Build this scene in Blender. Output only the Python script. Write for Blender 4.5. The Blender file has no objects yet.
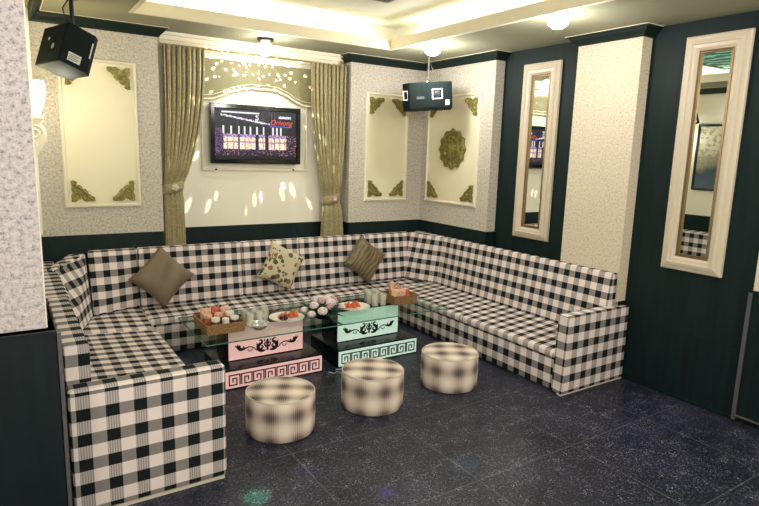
import bpy, bmesh, math, random
from mathutils import Vector, Matrix
random.seed(7)
PI = math.pi
SC = bpy.context.scene
COL = SC.collection

# ------------------------------------------------------------------ materials
def s2l(c):
    return tuple(((v/255)/12.92 if v/255 <= .04045 else ((v/255+.055)/1.055)**2.4) for v in c)

class NT:
    def __init__(s, name):
        s.m = bpy.data.materials.new(name); s.m.use_nodes = True
        s.t = s.m.node_tree; s.n = s.t.nodes; s.b = s.n['Principled BSDF']
    def node(s, typ, **kw):
        o = s.n.new(typ)
        for k, v in kw.items():
            if k.startswith('_'): o.inputs[k[1:]].default_value = v
            else: setattr(o, k, v)
        return o
    def link(s, a, b): s.t.links.new(a, b)
    def math(s, op, a, b=None, c=None):
        o = s.n.new('ShaderNodeMath'); o.operation = op
        for i, v in enumerate((a, b, c)):
            if v is None: continue
            if isinstance(v, (int, float)): o.inputs[i].default_value = v
            else: s.link(v, o.inputs[i])
        return o.outputs[0]
    def mix(s, f, a, b):
        o = s.n.new('ShaderNodeMix'); o.data_type = 'RGBA'
        for k, v in ((0, f), (6, a), (7, b)):
            if isinstance(v, (int, float)): o.inputs[k].default_value = v
            elif isinstance(v, tuple): o.inputs[k].default_value = (*v[:3], 1)
            else: s.link(v, o.inputs[k])
        return o.outputs[2]
    def ramp(s, f, stops):
        o = s.n.new('ShaderNodeValToRGB'); e = o.color_ramp.elements
        while len(e) < len(stops): e.new(.5)
        for k, (p, c) in enumerate(stops): e[k].position = p; e[k].color = (*c[:3], 1)
        s.link(f, o.inputs[0]); return o.outputs[0]
    def uv(s): return s.node('ShaderNodeTexCoord').outputs['UV']
    def noise(s, scale, detail=4, vec=None, rough=.5):
        o = s.node('ShaderNodeTexNoise'); o.inputs['Scale'].default_value = scale; o.inputs['Detail'].default_value = detail
        o.inputs['Roughness'].default_value = rough
        s.link(vec if vec else s.uv(), o.inputs['Vector']); return o.outputs['Fac']
    def bump(s, h, strength=.3, dist=.01):
        o = s.node('ShaderNodeBump'); o.inputs['Strength'].default_value = strength; o.inputs['Distance'].default_value = dist
        s.link(h, o.inputs['Height']); s.link(o.outputs[0], s.b.inputs['Normal'])

def mat(name, rgb, rough=.5, metal=0, emit=0, ecol=None, spec=.5, alpha=1, trans=0, var=0, vscale=8, coat=0):
    t = NT(name); b = t.b; c = s2l(rgb)
    b.inputs['Base Color'].default_value = (*c, 1); b.inputs['Roughness'].default_value = rough
    b.inputs['Metallic'].default_value = metal; b.inputs['Specular IOR Level'].default_value = spec
    b.inputs['Transmission Weight'].default_value = trans; b.inputs['Coat Weight'].default_value = coat
    if emit:
        b.inputs['Emission Color'].default_value = (*(s2l(ecol) if ecol else c), 1); b.inputs['Emission Strength'].default_value = emit
    if var:
        f = t.noise(vscale, 5)
        lo = tuple(v*(1-var) for v in c); hi = tuple(min(1, v*(1+var)) for v in c)
        t.link(t.ramp(f, [(.3, lo), (.7, hi)]), b.inputs['Base Color'])
    return t.m

def plaster(name, base, dark, light, scale=60, amt=.5):
    t = NT(name)
    f = t.noise(scale, 3, rough=.65); g = t.noise(scale*3.2, 2)
    k = t.math('ADD', t.math('MULTIPLY', f, .65), t.math('MULTIPLY', g, .35))
    t.link(t.ramp(k, [(.34, s2l(dark)), (.47, s2l(base)), (.62, s2l(light))]), t.b.inputs['Base Color'])
    t.b.inputs['Roughness'].default_value = .85; t.bump(k, .5, .004)
    return t.m

def wood(name, dark, light, rough=.35, sc=(18, 1.3)):
    t = NT(name)
    mp = t.node('ShaderNodeMapping'); mp.inputs['Scale'].default_value = (sc[0], sc[1], 1)
    t.link(t.uv(), mp.inputs['Vector'])
    f = t.noise(1.5, 6, mp.outputs[0], .6)
    t.link(t.ramp(f, [(.3, s2l(dark)), (.75, s2l(light))]), t.b.inputs['Base Color'])
    t.b.inputs['Roughness'].default_value = rough; t.bump(f, .08, .003)
    return t.m

WHITE, BLACK = (244, 230, 226), (16, 27, 30)
def gingham(name, per=.117):
    t = NT(name); s = t.node('ShaderNodeSeparateXYZ'); t.link(t.uv(), s.inputs[0])
    def band(v): return t.math('LESS_THAN', t.math('FRACT', t.math('DIVIDE', v, per)), .48)
    a, b = band(s.outputs[0]), band(s.outputs[1])
    fine = t.math('LESS_THAN', t.math('FRACT', t.math('MULTIPLY', s.outputs[0], 95)), .5)
    # warp-only cells show fine upright ribs, weft-only cells are plain grey
    aonly = t.math('MULTIPLY', a, t.math('SUBTRACT', 1, b)); bonly = t.math('MULTIPLY', b, t.math('SUBTRACT', 1, a))
    both = t.math('MULTIPLY', a, b)
    ribs = t.math('ADD', .36, t.math('MULTIPLY', fine, .26))
    d = t.math('ADD', t.math('ADD', both, t.math('MULTIPLY', bonly, .70)), t.math('MULTIPLY', aonly, ribs))
    n = t.noise(260, 2)
    d2 = t.math('ADD', d, t.math('MULTIPLY', t.math('SUBTRACT', n, .5), .12))
    t.link(t.mix(d2, s2l(WHITE), s2l(BLACK)), t.b.inputs['Base Color'])
    t.b.inputs['Roughness'].default_value = .9; t.b.inputs['Specular IOR Level'].default_value = .2; t.bump(n, .2, .002)
    return t.m

def softplaid(name, per=.155, ph=(0, 0)):
    t = NT(name); s = t.node('ShaderNodeSeparateXYZ'); t.link(t.uv(), s.inputs[0])
    def wv(v, p):
        w = t.math('SINE', t.math('MULTIPLY', t.math('ADD', v, p), 2*PI/per))
        return t.math('POWER', t.math('MAXIMUM', t.math('MULTIPLY_ADD', w, .5, .5), 0), 1.15)
    a, b = wv(s.outputs[0], ph[0]), wv(s.outputs[1], ph[1])
    fine = t.math('MULTIPLY_ADD', t.math('SINE', t.math('MULTIPLY', s.outputs[0], 520)), .14, .86)
    d = t.math('ADD', t.math('MULTIPLY', t.math('MULTIPLY', a, fine), .38), t.math('MULTIPLY', b, .38))
    t.link(t.ramp(d, [(0, s2l((246, 232, 220))), (.34, s2l((204, 186, 172))), (.60, s2l((132, 116, 112))), (.84, s2l((40, 36, 44)))]), t.b.inputs['Base Color'])
    t.b.inputs['Roughness'].default_value = .9; t.b.inputs['Specular IOR Level'].default_value = .2
    return t.m

M = {}
M['plaster'] = plaster('wallpaper_textured', (196, 188, 174), (140, 134, 130), (220, 214, 202))
M['plaster_near'] = plaster('wallpaper_textured_near', (202, 192, 192), (124, 118, 126), (226, 218, 218), 50)
M['plaster_pillar'] = plaster('wallpaper_fine', (222, 208, 184), (176, 162, 142), (238, 226, 204), 75)
M['cream'] = mat('cream_lacquer', (246, 240, 222), .28, spec=.5, var=.03, vscale=2)
M['panel'] = mat('cream_panel', (240, 230, 198), .4, var=.03, vscale=3)
M['moulding'] = mat('white_moulding', (240, 232, 208), .45)
M['tray'] = mat('tray_paint', (196, 194, 176), .7, var=.03, vscale=2)
M['ceiling'] = mat('ceiling_paint', (150, 149, 124), .7, var=.04, vscale=2)
M['cove'] = mat('cove_paint', (236, 226, 196), .7)
M['darkwood'] = wood('dark_teal_wood', (3, 20, 24), (8, 38, 38), .58)
M['darkwood'].node_tree.nodes['Principled BSDF'].inputs['Specular IOR Level'].default_value = .3
M['darkwood_near'] = wood('dark_teal_wood_near', (2, 16, 20), (8, 32, 38), .5)
M['crown'] = mat('dark_crown', (16, 34, 30), .5, spec=.3)
M['strip'] = mat('aluminium_strip', (104, 100, 104), .45, .3)
M['gingham'] = gingham('gingham')
M['gingham_fine'] = gingham('gingham_cushion', .104)
M['piping'] = mat('fabric_piping', (210, 200, 186), .9)
M['stool'] = softplaid('ikat_plaid')
M['gold'] = mat('antique_gold', (142, 132, 72), .42, .4, var=.6, vscale=60)
M['mirror'] = mat('mirror_glass', (235, 240, 235), .01, 1)
M['frame'] = mat('mirror_frame_cream', (216, 202, 180), .4)
M['bronze'] = mat('bronze_bead', (140, 118, 84), .35, .7)
M['black'] = mat('black_plastic', (14, 22, 24), .35)
M['black_gloss'] = mat('black_gloss', (6, 14, 18), .12)
M['grille'] = mat('speaker_grille', (20, 30, 30), .85, spec=.15)
M['speaker'] = mat('speaker_vinyl', (16, 28, 28), .75, spec=.2)
M['label'] = mat('label_white', (225, 222, 212), .6)
M['ink'] = mat('label_ink', (70, 74, 78), .6)
M['pink'] = mat('pink_acrylic', (236, 194, 188), .25, emit=.36, ecol=(255, 200, 196))
M['mint'] = mat('mint_acrylic', (212, 230, 220), .25, emit=.34, ecol=(220, 255, 236))
M['scroll'] = mat('scroll_black', (12, 14, 18), .4)
M['table'] = mat('table_black', (8, 20, 26), .22)
M['steel'] = mat('steel', (170, 170, 165), .25, 1)
M['wicker'] = wood('wicker', (96, 66, 38), (186, 144, 96), .7, (60, 60))
M['red'] = mat('snack_red', (190, 90, 66), .5, var=.4, vscale=40)
M['peach'] = mat('snack_wrap', (226, 178, 148), .35, var=.3, vscale=30)
M['amber'] = mat('jar_amber', (110, 60, 50), .2, var=.3, vscale=30)
M['whitelid'] = mat('lid_white', (232, 228, 222), .35)
M['china'] = mat('white_china', (240, 236, 224), .2)
M['fruit'] = mat('fruit_red_orange', (214, 104, 60), .35, var=.3, vscale=50)
M['plum'] = mat('dark_plum', (50, 24, 30), .3)
M['leaf'] = mat('leaf_green', (44, 84, 62), .5, var=.4, vscale=30)
M['petal'] = mat('petal_white', (236, 220, 220), .6, var=.06, vscale=30)
M['pink_petal'] = mat('petal_pink', (206, 168, 176), .6)
M['bulb'] = mat('lamp_glow', (255, 246, 220), .5, emit=14, ecol=(255, 246, 222))
M['led'] = mat('led_glow', (255, 245, 215), .5, emit=9, ecol=(255, 244, 214))
M['shade'] = mat('lamp_shade_glow', (255, 246, 214), .5, emit=7, ecol=(255, 242, 200))
M['cable'] = mat('white_cable', (190, 195, 195), .4)
M['brown'] = mat('brown_satin', (128, 110, 88), .5, var=.08, vscale=6)
M['ribbed'] = None

def curtain_mat():
    t = NT('olive_curtain'); f = t.noise(60, 3)
    t.link(t.ramp(f, [(.3, s2l((136, 124, 86))), (.7, s2l((182, 168, 124)))]), t.b.inputs['Base Color'])
    t.b.inputs['Roughness'].default_value = .45; t.b.inputs['Sheen Weight'].default_value = .3
    return t.m
M['curtain'] = curtain_mat()
M['valance'] = mat('olive_valance', (146, 140, 104), .6, var=.06, vscale=10)

def ribbed_mat():
    t = NT('brown_ribbed_satin'); s = t.node('ShaderNodeSeparateXYZ'); t.link(t.uv(), s.inputs[0])
    d = t.math('ADD', s.outputs[0], t.math('MULTIPLY', t.noise(5, 2), .12))
    w = t.math('SINE', t.math('MULTIPLY', d, 150))
    t.link(t.ramp(t.math('MULTIPLY_ADD', w, .5, .5), [(.1, s2l((98, 82, 58))), (.9, s2l((138, 120, 88)))]), t.b.inputs['Base Color'])
    t.b.inputs['Roughness'].default_value = .45; return t.m
M['ribbed'] = ribbed_mat()

def floral_mat():
    t = NT('floral_cloth')
    v = t.node('ShaderNodeTexVoronoi'); v.inputs['Scale'].default_value = 19; t.link(t.uv(), v.inputs['Vector'])
    n = t.noise(24, 3)
    d = t.math('ADD', v.outputs['Distance'], t.math('MULTIPLY', t.math('SUBTRACT', n, .5), .5))
    leaf = t.math('LESS_THAN', d, .42)
    sp = t.node('ShaderNodeSeparateColor'); t.link(v.outputs['Color'], sp.inputs[0])
    c = t.ramp(sp.outputs[0], [(0, s2l((62, 62, 48))), (.5, s2l((100, 92, 66))), (.75, s2l((150, 100, 76)))])
    t.link(t.mix(leaf, s2l((214, 202, 170)), c), t.b.inputs['Base Color'])
    t.b.inputs['Roughness'].default_value = .7; return t.m
M['floral'] = floral_mat()

def granite():
    t = NT('dark_granite_tiles'); uv = t.uv()
    br = t.node('ShaderNodeTexBrick', offset=0.0); t.link(uv, br.inputs['Vector'])
    br.inputs['Scale'].default_value = 1; br.inputs['Mortar Size'].default_value = .0035
    br.inputs['Brick Width'].default_value = .72; br.inputs['Row Height'].default_value = .72
    br.inputs['Color1'].default_value = (0, 0, 0, 1); br.inputs['Color2'].default_value = (0, 0, 0, 1); br.inputs['Mortar'].default_value = (1, 1, 1, 1)
    f = t.noise(62, 6, rough=.9); g = t.noise(6, 3)
    v = t.node('ShaderNodeTexVoronoi'); v.inputs['Scale'].default_value = 95; t.link(uv, v.inputs['Vector'])
    sp = t.math('LESS_THAN', v.outputs['Distance'], t.math('MULTIPLY_ADD', t.noise(14, 2), .9, -.26))
    base = t.ramp(t.math('MULTIPLY_ADD', t.math('SUBTRACT', t.noise(3, 4), .5), .14, f), [(.42, s2l((8, 16, 28))), (.53, s2l((30, 36, 52))), (.64, s2l((118, 112, 138)))])
    b2 = t.mix(t.math('MULTIPLY', sp, t.math('MULTIPLY', g, 1.0)), base, s2l((176, 178, 190)))
    t.link(t.mix(t.math('MULTIPLY', br.outputs['Fac'], .35), b2, s2l((120, 128, 130))), t.b.inputs['Base Color'])
    t.b.inputs['Specular IOR Level'].default_value = .3
    t.link(t.math('MULTIPLY_ADD', f, .25, .25), t.b.inputs['Roughness']); t.bump(f, .06, .002)
    return t.m
M['granite'] = granite()

def teal_art():
    t = NT('teal_wave_glass'); uv = t.uv()
    mp = t.node('ShaderNodeMapping'); mp.inputs['Scale'].default_value = (3, 6, 1); t.link(uv, mp.inputs['Vector'])
    w = t.node('ShaderNodeTexWave', wave_type='BANDS'); w.inputs['Scale'].default_value = .6; w.inputs['Distortion'].default_value = 9; w.inputs['Detail'].default_value = 4
    t.link(mp.outputs[0], w.inputs['Vector'])
    c = t.ramp(w.outputs['Fac'], [(.0, s2l((6, 60, 56))), (.45, s2l((10, 104, 90))), (.75, s2l((30, 150, 124))), (.95, s2l((150, 220, 196)))])
    t.link(c, t.b.inputs['Base Color']); t.link(c, t.b.inputs['Emission Color']); t.b.inputs['Emission Strength'].default_value = .32
    t.b.inputs['Roughness'].default_value = .55; return t.m
M['teal'] = teal_art()

def painting():
    t = NT('sea_landscape'); uv = t.uv(); s = t.node('ShaderNodeSeparateXYZ'); t.link(uv, s.inputs[0])
    n = t.noise(4, 7, rough=.7); n2 = t.noise(16, 6, rough=.75)
    h = t.math('ADD', t.math('SUBTRACT', s.outputs[1], 1.30), t.math('MULTIPLY', t.math('SUBTRACT', n, .5), .5))
    c = t.ramp(h, [(.0, s2l((80, 104, 124))), (.22, s2l((56, 82, 104))), (.30, s2l((130, 128, 112))), (.5, s2l((214, 206, 180))), (.75, s2l((232, 226, 204)))])
    t.link(t.mix(t.math('MULTIPLY', t.math('GREATER_THAN', n2, .52), .55), c, s2l((96, 92, 80))), t.b.inputs['Base Color'])
    t.b.inputs['Roughness'].default_value = .35; return t.m
M['painting'] = painting()

def glass(name, tint, rough=.02, alpha=.25):
    # clear glass that lets light straight through: a fresnel blend of gloss over transparent
    t = NT(name); t.n.remove(t.b)
    out = [x for x in t.n if x.type == 'OUTPUT_MATERIAL'][0]
    tr = t.node('ShaderNodeBsdfTransparent'); tr.inputs[0].default_value = (*s2l(tint), 1)
    gl = t.node('ShaderNodeBsdfGlossy'); gl.inputs['Roughness'].default_value = rough
    fr = t.node('ShaderNodeLayerWeight'); fr.inputs['Blend'].default_value = alpha
    if alpha > .3:   # thick cut glass scatters some light in its facets
        df = t.node('ShaderNodeBsdfDiffuse'); df.inputs[0].default_value = (.95, .94, .88, 1); m0 = t.node('ShaderNodeMixShader'); m0.inputs[0].default_value = .40
        t.link(tr.outputs[0], m0.inputs[1]); t.link(df.outputs[0], m0.inputs[2]); tr = m0
    mx = t.node('ShaderNodeMixShader'); ge = t.node('ShaderNodeNewGeometry')
    t.link(t.math('MULTIPLY', fr.outputs['Facing' if alpha > .3 else 'Fresnel'], t.math('SUBTRACT', 1, ge.outputs['Backfacing'])), mx.inputs[0]); t.link(tr.outputs[0], mx.inputs[1]); t.link(gl.outputs[0], mx.inputs[2])
    t.link(mx.outputs[0], out.inputs[0]); return t.m
M['tableglass'] = glass('clear_table_glass', (236, 246, 240), .02, .2)
M['glassware'] = glass('clear_glassware', (248, 247, 240), .06, .42)
M['glassedge'] = mat('glass_edge_green', (60, 120, 104), .2)

def emis(name, rgb, k):
    return mat(name, (4, 5, 8), .3, emit=k*.62, ecol=rgb)

# ------------------------------------------------------------------ mesh helpers
class MB:
    def __init__(s): s.v = []; s.f = []; s.mi = []
    def add(s, vs, fs, mi=0):
        o = len(s.v); s.v += [tuple(v) for v in vs]; s.f += [tuple(i+o for i in f) for f in fs]; s.mi += [mi]*len(fs); return s
    def hexa(s, p, mi=0):   # p: 4 bottom (ccw) + 4 top
        return s.add(p, [(3, 2, 1, 0), (4, 5, 6, 7), (0, 1, 5, 4), (1, 2, 6, 5), (2, 3, 7, 6), (3, 0, 4, 7)], mi)
    def box(s, x0, x1, y0, y1, z0, z1, mi=0):
        return s.hexa([(x0, y0, z0), (x1, y0, z0), (x1, y1, z0), (x0, y1, z0), (x0, y0, z1), (x1, y0, z1), (x1, y1, z1), (x0, y1, z1)], mi)
    def lathe(s, prof, c=(0, 0, 0), n=24, sx=1, sy=1, mi=0, cap=True):
        vs = []; fs = []
        for r, z in prof:
            for k in range(n):
                a = 2*PI*k/n; vs.append((c[0]+r*math.cos(a)*sx, c[1]+r*math.sin(a)*sy, c[2]+z))
        for i in range(len(prof)-1):
            for k in range(n):
                fs.append((i*n+k, i*n+(k+1) % n, (i+1)*n+(k+1) % n, (i+1)*n+k))
        if cap:
            fs.append(tuple(range(n-1, -1, -1))); fs.append(tuple((len(prof)-1)*n+k for k in range(n)))
        return s.add(vs, fs, mi)
    def tube(s, pts, r, n=8, mi=0, closed=False):
        pts = [Vector(p) for p in pts]; L = len(pts); rr = r if isinstance(r, (list, tuple)) else [r]*L
        vs = []; fs = []; up = None
        for i, p in enumerate(pts):
            a = pts[(i-1) % L] if (closed or i > 0) else pts[i]; b = pts[(i+1) % L] if (closed or i < L-1) else pts[i]
            d = (b-a).normalized()
            if up is None: up = Vector((0, 0, 1)) if abs(d.z) < .9 else Vector((1, 0, 0))
            x = d.cross(up).normalized(); y = x.cross(d).normalized(); up = y
            for k in range(n):
                t = 2*PI*k/n; vs.append(p+(x*math.cos(t)+y*math.sin(t))*rr[i])
        for i in range(L if closed else L-1):
            j = (i+1) % L
            for k in range(n): fs.append((i*n+k, i*n+(k+1) % n, j*n+(k+1) % n, j*n+k))
        if not closed: fs.append(tuple(range(n-1, -1, -1))); fs.append(tuple((L-1)*n+k for k in range(n)))
        return s.add(vs, fs, mi)
    def prism(s, poly, f0, f1, mi=0):   # poly: 2d list, f0/f1: maps (u,v)->3d for the two caps
        n = len(poly); vs = [f0(*p) for p in poly]+[f1(*p) for p in poly]
        fs = [tuple(range(n)), tuple(range(2*n-1, n-1, -1))]+[((i+1) % n, i, n+i, n+(i+1) % n) for i in range(n)]
        return s.add(vs, fs, mi)
    def sphere(s, c, r, n=12, m=8, mi=0, sz=1):
        prof = [(max(1e-4, r*math.sin(PI*i/m)), -r*math.cos(PI*i/m)*sz) for i in range(m+1)]
        return s.lathe(prof, c, n, mi=mi)

def finish(me, uvscale=1):
    bm = bmesh.new(); bm.from_mesh(me)
    bmesh.ops.recalc_face_normals(bm, faces=bm.faces)
    bm.to_mesh(me); bm.free()

def box_uv(me, off=(0, 0)):
    uvl = me.uv_layers.new(name='UVMap') if not me.uv_layers else me.uv_layers[0]
    for p in me.polygons:
        n = p.normal
        if abs(n.z) > .7: fu = lambda c: (c.x, c.y)
        else:
            h = Vector((n.x, n.y, 0)).normalized()
            if abs(h.x) > .93: h = Vector((1, 0, 0))
            elif abs(h.y) > .93: h = Vector((0, 1, 0))
            t = Vector((-h.y, h.x, 0))
            if t.x < -.3 or (abs(t.x) <= .3 and t.y < 0): t = -t
            fu = lambda c, t=t: (c.x*t.x+c.y*t.y, c.z)
        for li in p.loop_indices:
            c = me.vertices[me.loops[li].vertex_index].co
            a = fu(c); uvl.data[li].uv = (a[0]+off[0], a[1]+off[1])

def build(mb, name, m, parent=None, smooth=False, bevel=0, seg=2, kind=None, label=None, off=(0, 0), subsurf=0, origin=None):
    me = bpy.data.meshes.new(name); me.from_pydata(mb.v, [], mb.f); me.validate()
    ms = m if isinstance(m, (list, tuple)) else [m]
    for x in ms: me.materials.append(M[x] if isinstance(x, str) else x)
    if len(ms) > 1:
        for p, i in zip(me.polygons, mb.mi): p.material_index = i
    finish(me)
    if bevel:
        bm = bmesh.new(); bm.from_mesh(me)
        ed = [e for e in bm.edges if len(e.link_faces) == 2 and e.calc_face_angle(0) > .5]
        bmesh.ops.bevel(bm, geom=ed, offset=bevel, segments=seg, profile=.6, affect='EDGES', clamp_overlap=True)
        bm.to_mesh(me); bm.free()
    box_uv(me, off)
    if origin is not None:
        me.transform(Matrix.Translation(-Vector(origin)))
    if smooth or bevel:
        for p in me.polygons: p.use_smooth = True
        if hasattr(me, 'set_sharp_from_angle'): me.set_sharp_from_angle(angle=.9 if smooth else .6)
    o = bpy.data.objects.new(name, me); COL.objects.link(o)
    if origin is not None: o.location = origin
    if parent:
        o.parent = parent; o.matrix_parent_inverse = Matrix.Identity(4)
        if parent.type != 'MESH' or True:
            pw = world_loc(parent); o.location = Vector(o.location)-pw
    if kind: o['kind'] = kind
    if label: o['label'] = label
    return o

def world_loc(o):
    v = Vector((0, 0, 0))
    while o: v += Vector(o.location); o = o.parent
    return v

def tag(o, label, cat, group=None):
    o['label'] = label; o['category'] = cat
    if group: o['group'] = group
    return o
def thing(name, label, cat, loc=(0, 0, 0), group=None):
    o = bpy.data.objects.new(name, None); o.empty_display_size = .1; COL.objects.link(o); o.location = loc
    return tag(o, label, cat, group)
def struct(name, mb, m, **k): return build(mb, name, m, kind='structure', **k)
def copy_tree(o, parent=None):
    c = o.copy(); COL.objects.link(c)
    if parent: c.parent = parent
    for ch in list(o.children): copy_tree(ch, c)
    return c

# ------------------------------------------------------------------ camera
H = 1.65
R0 = [0.8379581830350159, -0.5448835931045586, 0.030462328372902137]
R1 = [-0.06888363956417254, -0.16097629288209814, -0.9845515107543836]
R2 = [0.5413696774707888, 0.8229146390080879, -0.17242496692693798]
cd = bpy.data.cameras.new('camera'); cam = bpy.data.objects.new('camera', cd); COL.objects.link(cam)
cam.matrix_world = Matrix(((R0[0], -R1[0], -R2[0], 0), (R0[1], -R1[1], -R2[1], 0), (R0[2], -R1[2], -R2[2], H), (0, 0, 0, 1)))
cd.sensor_width = 36; cd.lens = 577.842/759*36; cd.clip_start = .05
SC.camera = cam

# ------------------------------------------------------------------ room shell
CZ = 2.56; DZ = .94
struct('floor', MB().box(-2.3, 4.0, -2.1, 5.4, -.1, 0), 'granite', off=(.20, .18))
# soffit ring round a recessed, lit tray
cx0, cx1, cy0, cy1 = .86, 3.03, .6, 4.53
rg = MB()
rg.box(-2.3, 4.0, cy1, 5.4, CZ, CZ+.03); rg.box(-2.3, 4.0, -2.1, cy0, CZ, CZ+.03)
rg.box(-2.3, cx0, cy0, cy1, CZ, CZ+.03); rg.box(cx1, 4.0, cy0, cy1, CZ, CZ+.03)
struct('ceiling', rg, 'ceiling')
lp = MB(); w = .03
lp.box(cx0-w, cx1+w, cy1-.004, cy1+w, CZ-.003, CZ+.085); lp.box(cx0-w, cx1+w, cy0-w, cy0+.004, CZ-.003, CZ+.085)
lp.box(cx0-w, cx0+.004, cy0, cy1, CZ-.003, CZ+.085); lp.box(cx1-.004, cx1+w, cy0, cy1, CZ-.003, CZ+.085)
struct('trim_1', lp, 'cove')
tr = MB(); L = .22; ZT = 2.80
tr.box(cx0-L-.1, cx1+L+.1, cy0-L-.1, cy1+L+.1, ZT, ZT+.1)
tr.box(cx0-L-.1, cx1+L+.1, cy1+L, cy1+L+.1, CZ+.03, ZT); tr.box(cx0-L-.1, cx1+L+.1, cy0-L-.1, cy0-L, CZ+.03, ZT)
tr.box(cx0-L-.1, cx0-L, cy0-L, cy1+L, CZ+.03, ZT); tr.box(cx1+L, cx1+L+.1, cy0-L, cy1+L, CZ+.03, ZT)
struct('ceiling_tray', tr, 'tray')
# hidden light strips on the ledge (real fixtures of the tray)
for nm, b, wh in (('led_strip', (cx0, cx1, cy1+.09, cy1+.11), 'back'), ('led_strip', (cx1+.09, cx1+.11, cy0, cy1), 'right'),
              ('led_strip', (cx0-.11, cx0-.09, cy0, cy1), 'left'), ('led_strip', (cx0, cx1, cy0-.11, cy0-.09), 'front')):
    o = build(MB().box(b[0], b[1], b[2], b[3], CZ+.045, CZ+.06), nm, 'led')
    tag(o, 'warm white light strip hidden on the %s ledge of the ceiling tray' % wh, 'light')

struct('wall_back', MB().box(.0, 4.0, 5.18, 5.3, 0, 2.7), 'cream')
struct('wall_right', MB().box(3.9, 4.02, -2.1, 5.3, 0, 2.7), 'darkwood')
struct('wall_left', MB().box(.0, .115, 2.5, 5.2, 0, 2.7), 'cream')
struct('wall_near', MB().box(-2.2, .11, 2.495, 2.6, DZ, CZ), 'plaster_near')
struct('wall_near_left', MB().box(-2.32, -2.2, -2.1, 2.6, 0, 2.7), 'plaster_near')
struct('wall_front', MB().box(-2.3, 4.0, -2.2, -2.08, 0, 2.7), 'cream')
# dark wainscot
dn = MB().box(-2.2, .138, 2.45, 2.6, 0, DZ); dn.box(-2.2, .142, 2.44, 2.6, DZ-.012, DZ)
struct('trim_2', dn, 'darkwood_near')
struct('trim_3', MB().box(.141, .155, 2.44, 2.47, 0, DZ-.012), 'strip')
struct('trim_4', MB().box(1.11, 2.92, 5.165, 5.19, 0, DZ), 'darkwood')
struct('trim_5', MB().box(.115, .125, 2.62, 4.99, 0, .955), 'darkwood')
# pillars of the back wall
def pillar(name, x0, x1, y0, y1, m, z0=DZ, z1=CZ): return struct(name, MB().box(x0, x1, y0, y1, z0, z1), m)
pillar('wall_back_left', .12, 1.12, 5.0, 5.18, 'plaster'); pillar('trim_6', .12, 1.118, 5.002, 5.18, 'darkwood', 0, DZ)
pillar('wall_back_right', 2.9, 3.79, 5.0, 5.18, 'plaster'); pillar('trim_7', 2.902, 3.788, 5.002, 5.18, 'darkwood', 0, DZ)
pillar('wall_right_back', 3.79, 3.9, 3.955, 5.18, 'plaster'); pillar('trim_8', 3.792, 3.9, 3.957, 5.18, 'darkwood', 0, DZ)
pl = MB().box(3.79, 3.9, 2.53, 3.07, .6, CZ); pl.box(3.79, 3.9, 2.585, 3.07, 0, .6)
struct('wall_right_middle', pl, 'plaster_pillar')
pillar('trim_9', .115, .24, 4.9, 5.0, 'cream', .97, CZ)
# near bay on the right wall: dark wainscot with a metal edge
nb = MB().box(3.862, 3.9, -.6, 1.645, .055, .86); nb.box(3.85, 3.9, -.6, 1.66, .86, .875)
struct('trim_10', nb, 'darkwood')
st = MB().box(3.855, 3.9, 1.645, 1.668, .02, .86); st.box(3.855, 3.9, -.6, 1.668, .045, .056)
struct('trim_11', st, 'strip')
struct('baseboard_right', MB().box(3.888, 3.9, 1.66, 2.52, 0, .02), 'darkwood')
struct('trim_15', MB().box(3.898, 3.9, 1.67, 2.52, .462, .465), 'crown')
struct('trim_12', MB().box(3.86, 3.9, -.6, 1.645, .875, CZ), 'plaster_pillar')

def crown(name, path):
    # path: wall points in plan, the room on the right hand of travel
    prof = [(0, -.07), (.012, -.07), (.02, -.055), (.045, -.03), (.055, -.012), (.07, -.01), (.07, 0), (0, 0)]
    P = [Vector(p) for p in path]; n = len(P); rows = []
    for i in range(n):
        ds = []
        if i > 0: ds.append((P[i]-P[i-1]).normalized())
        if i < n-1: ds.append((P[i+1]-P[i]).normalized())
        ns = [Vector((d.y, -d.x)) for d in ds]
        b = ns[0] if len(ns) == 1 else (ns[0]+ns[1])/(1+ns[0].dot(ns[1]))
        rows.append([(P[i].x+b.x*d, P[i].y+b.y*d, CZ+z) for d, z in prof])
    mb = MB(); k = len(prof); vs = [v for r in rows for v in r]; fs = []
    for i in range(n-1):
        for j in range(k): fs.append((i*k+j, i*k+(j+1) % k, (i+1)*k+(j+1) % k, (i+1)*k+j))
    fs.append(tuple(range(k))); fs.append(tuple((n-1)*k+j for j in range(k-1, -1, -1)))
    mb.add(vs, fs)
    struct(name, mb, 'crown')
    # thin pale bead where the crown meets the ceiling
    mb2 = MB(); vs = []; fs = []
    for i in range(n):
        ds = []
        if i > 0: ds.append((P[i]-P[i-1]).normalized())
        if i < n-1: ds.append((P[i+1]-P[i]).normalized())
        ns = [Vector((d.y, -d.x)) for d in ds]
        b = ns[0] if len(ns) == 1 else (ns[0]+ns[1])/(1+ns[0].dot(ns[1]))
        for d, z in ((.068, -.004), (.078, -.004), (.078, 0), (.068, 0)): vs.append((P[i].x+b.x*d, P[i].y+b.y*d, CZ+z))
    for i in range(n-1):
        for j in range(4): fs.append((i*4+j, i*4+(j+1) % 4, (i+1)*4+(j+1) % 4, (i+1)*4+j))
    mb2.add(vs, fs); struct(name.replace('trim_', 'trim_4'), mb2, 'cove')
crown('trim_21', [(.24, 3.0), (.24, 5.0), (1.12, 5.0), (1.12, 5.17)])
crown('trim_22', [(2.9, 5.17), (2.9, 5.0), (3.79, 5.0), (3.79, 3.955), (3.895, 3.955)])
crown('trim_23', [(3.895, 3.07), (3.79, 3.07), (3.79, 2.53), (3.895, 2.53)])
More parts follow.
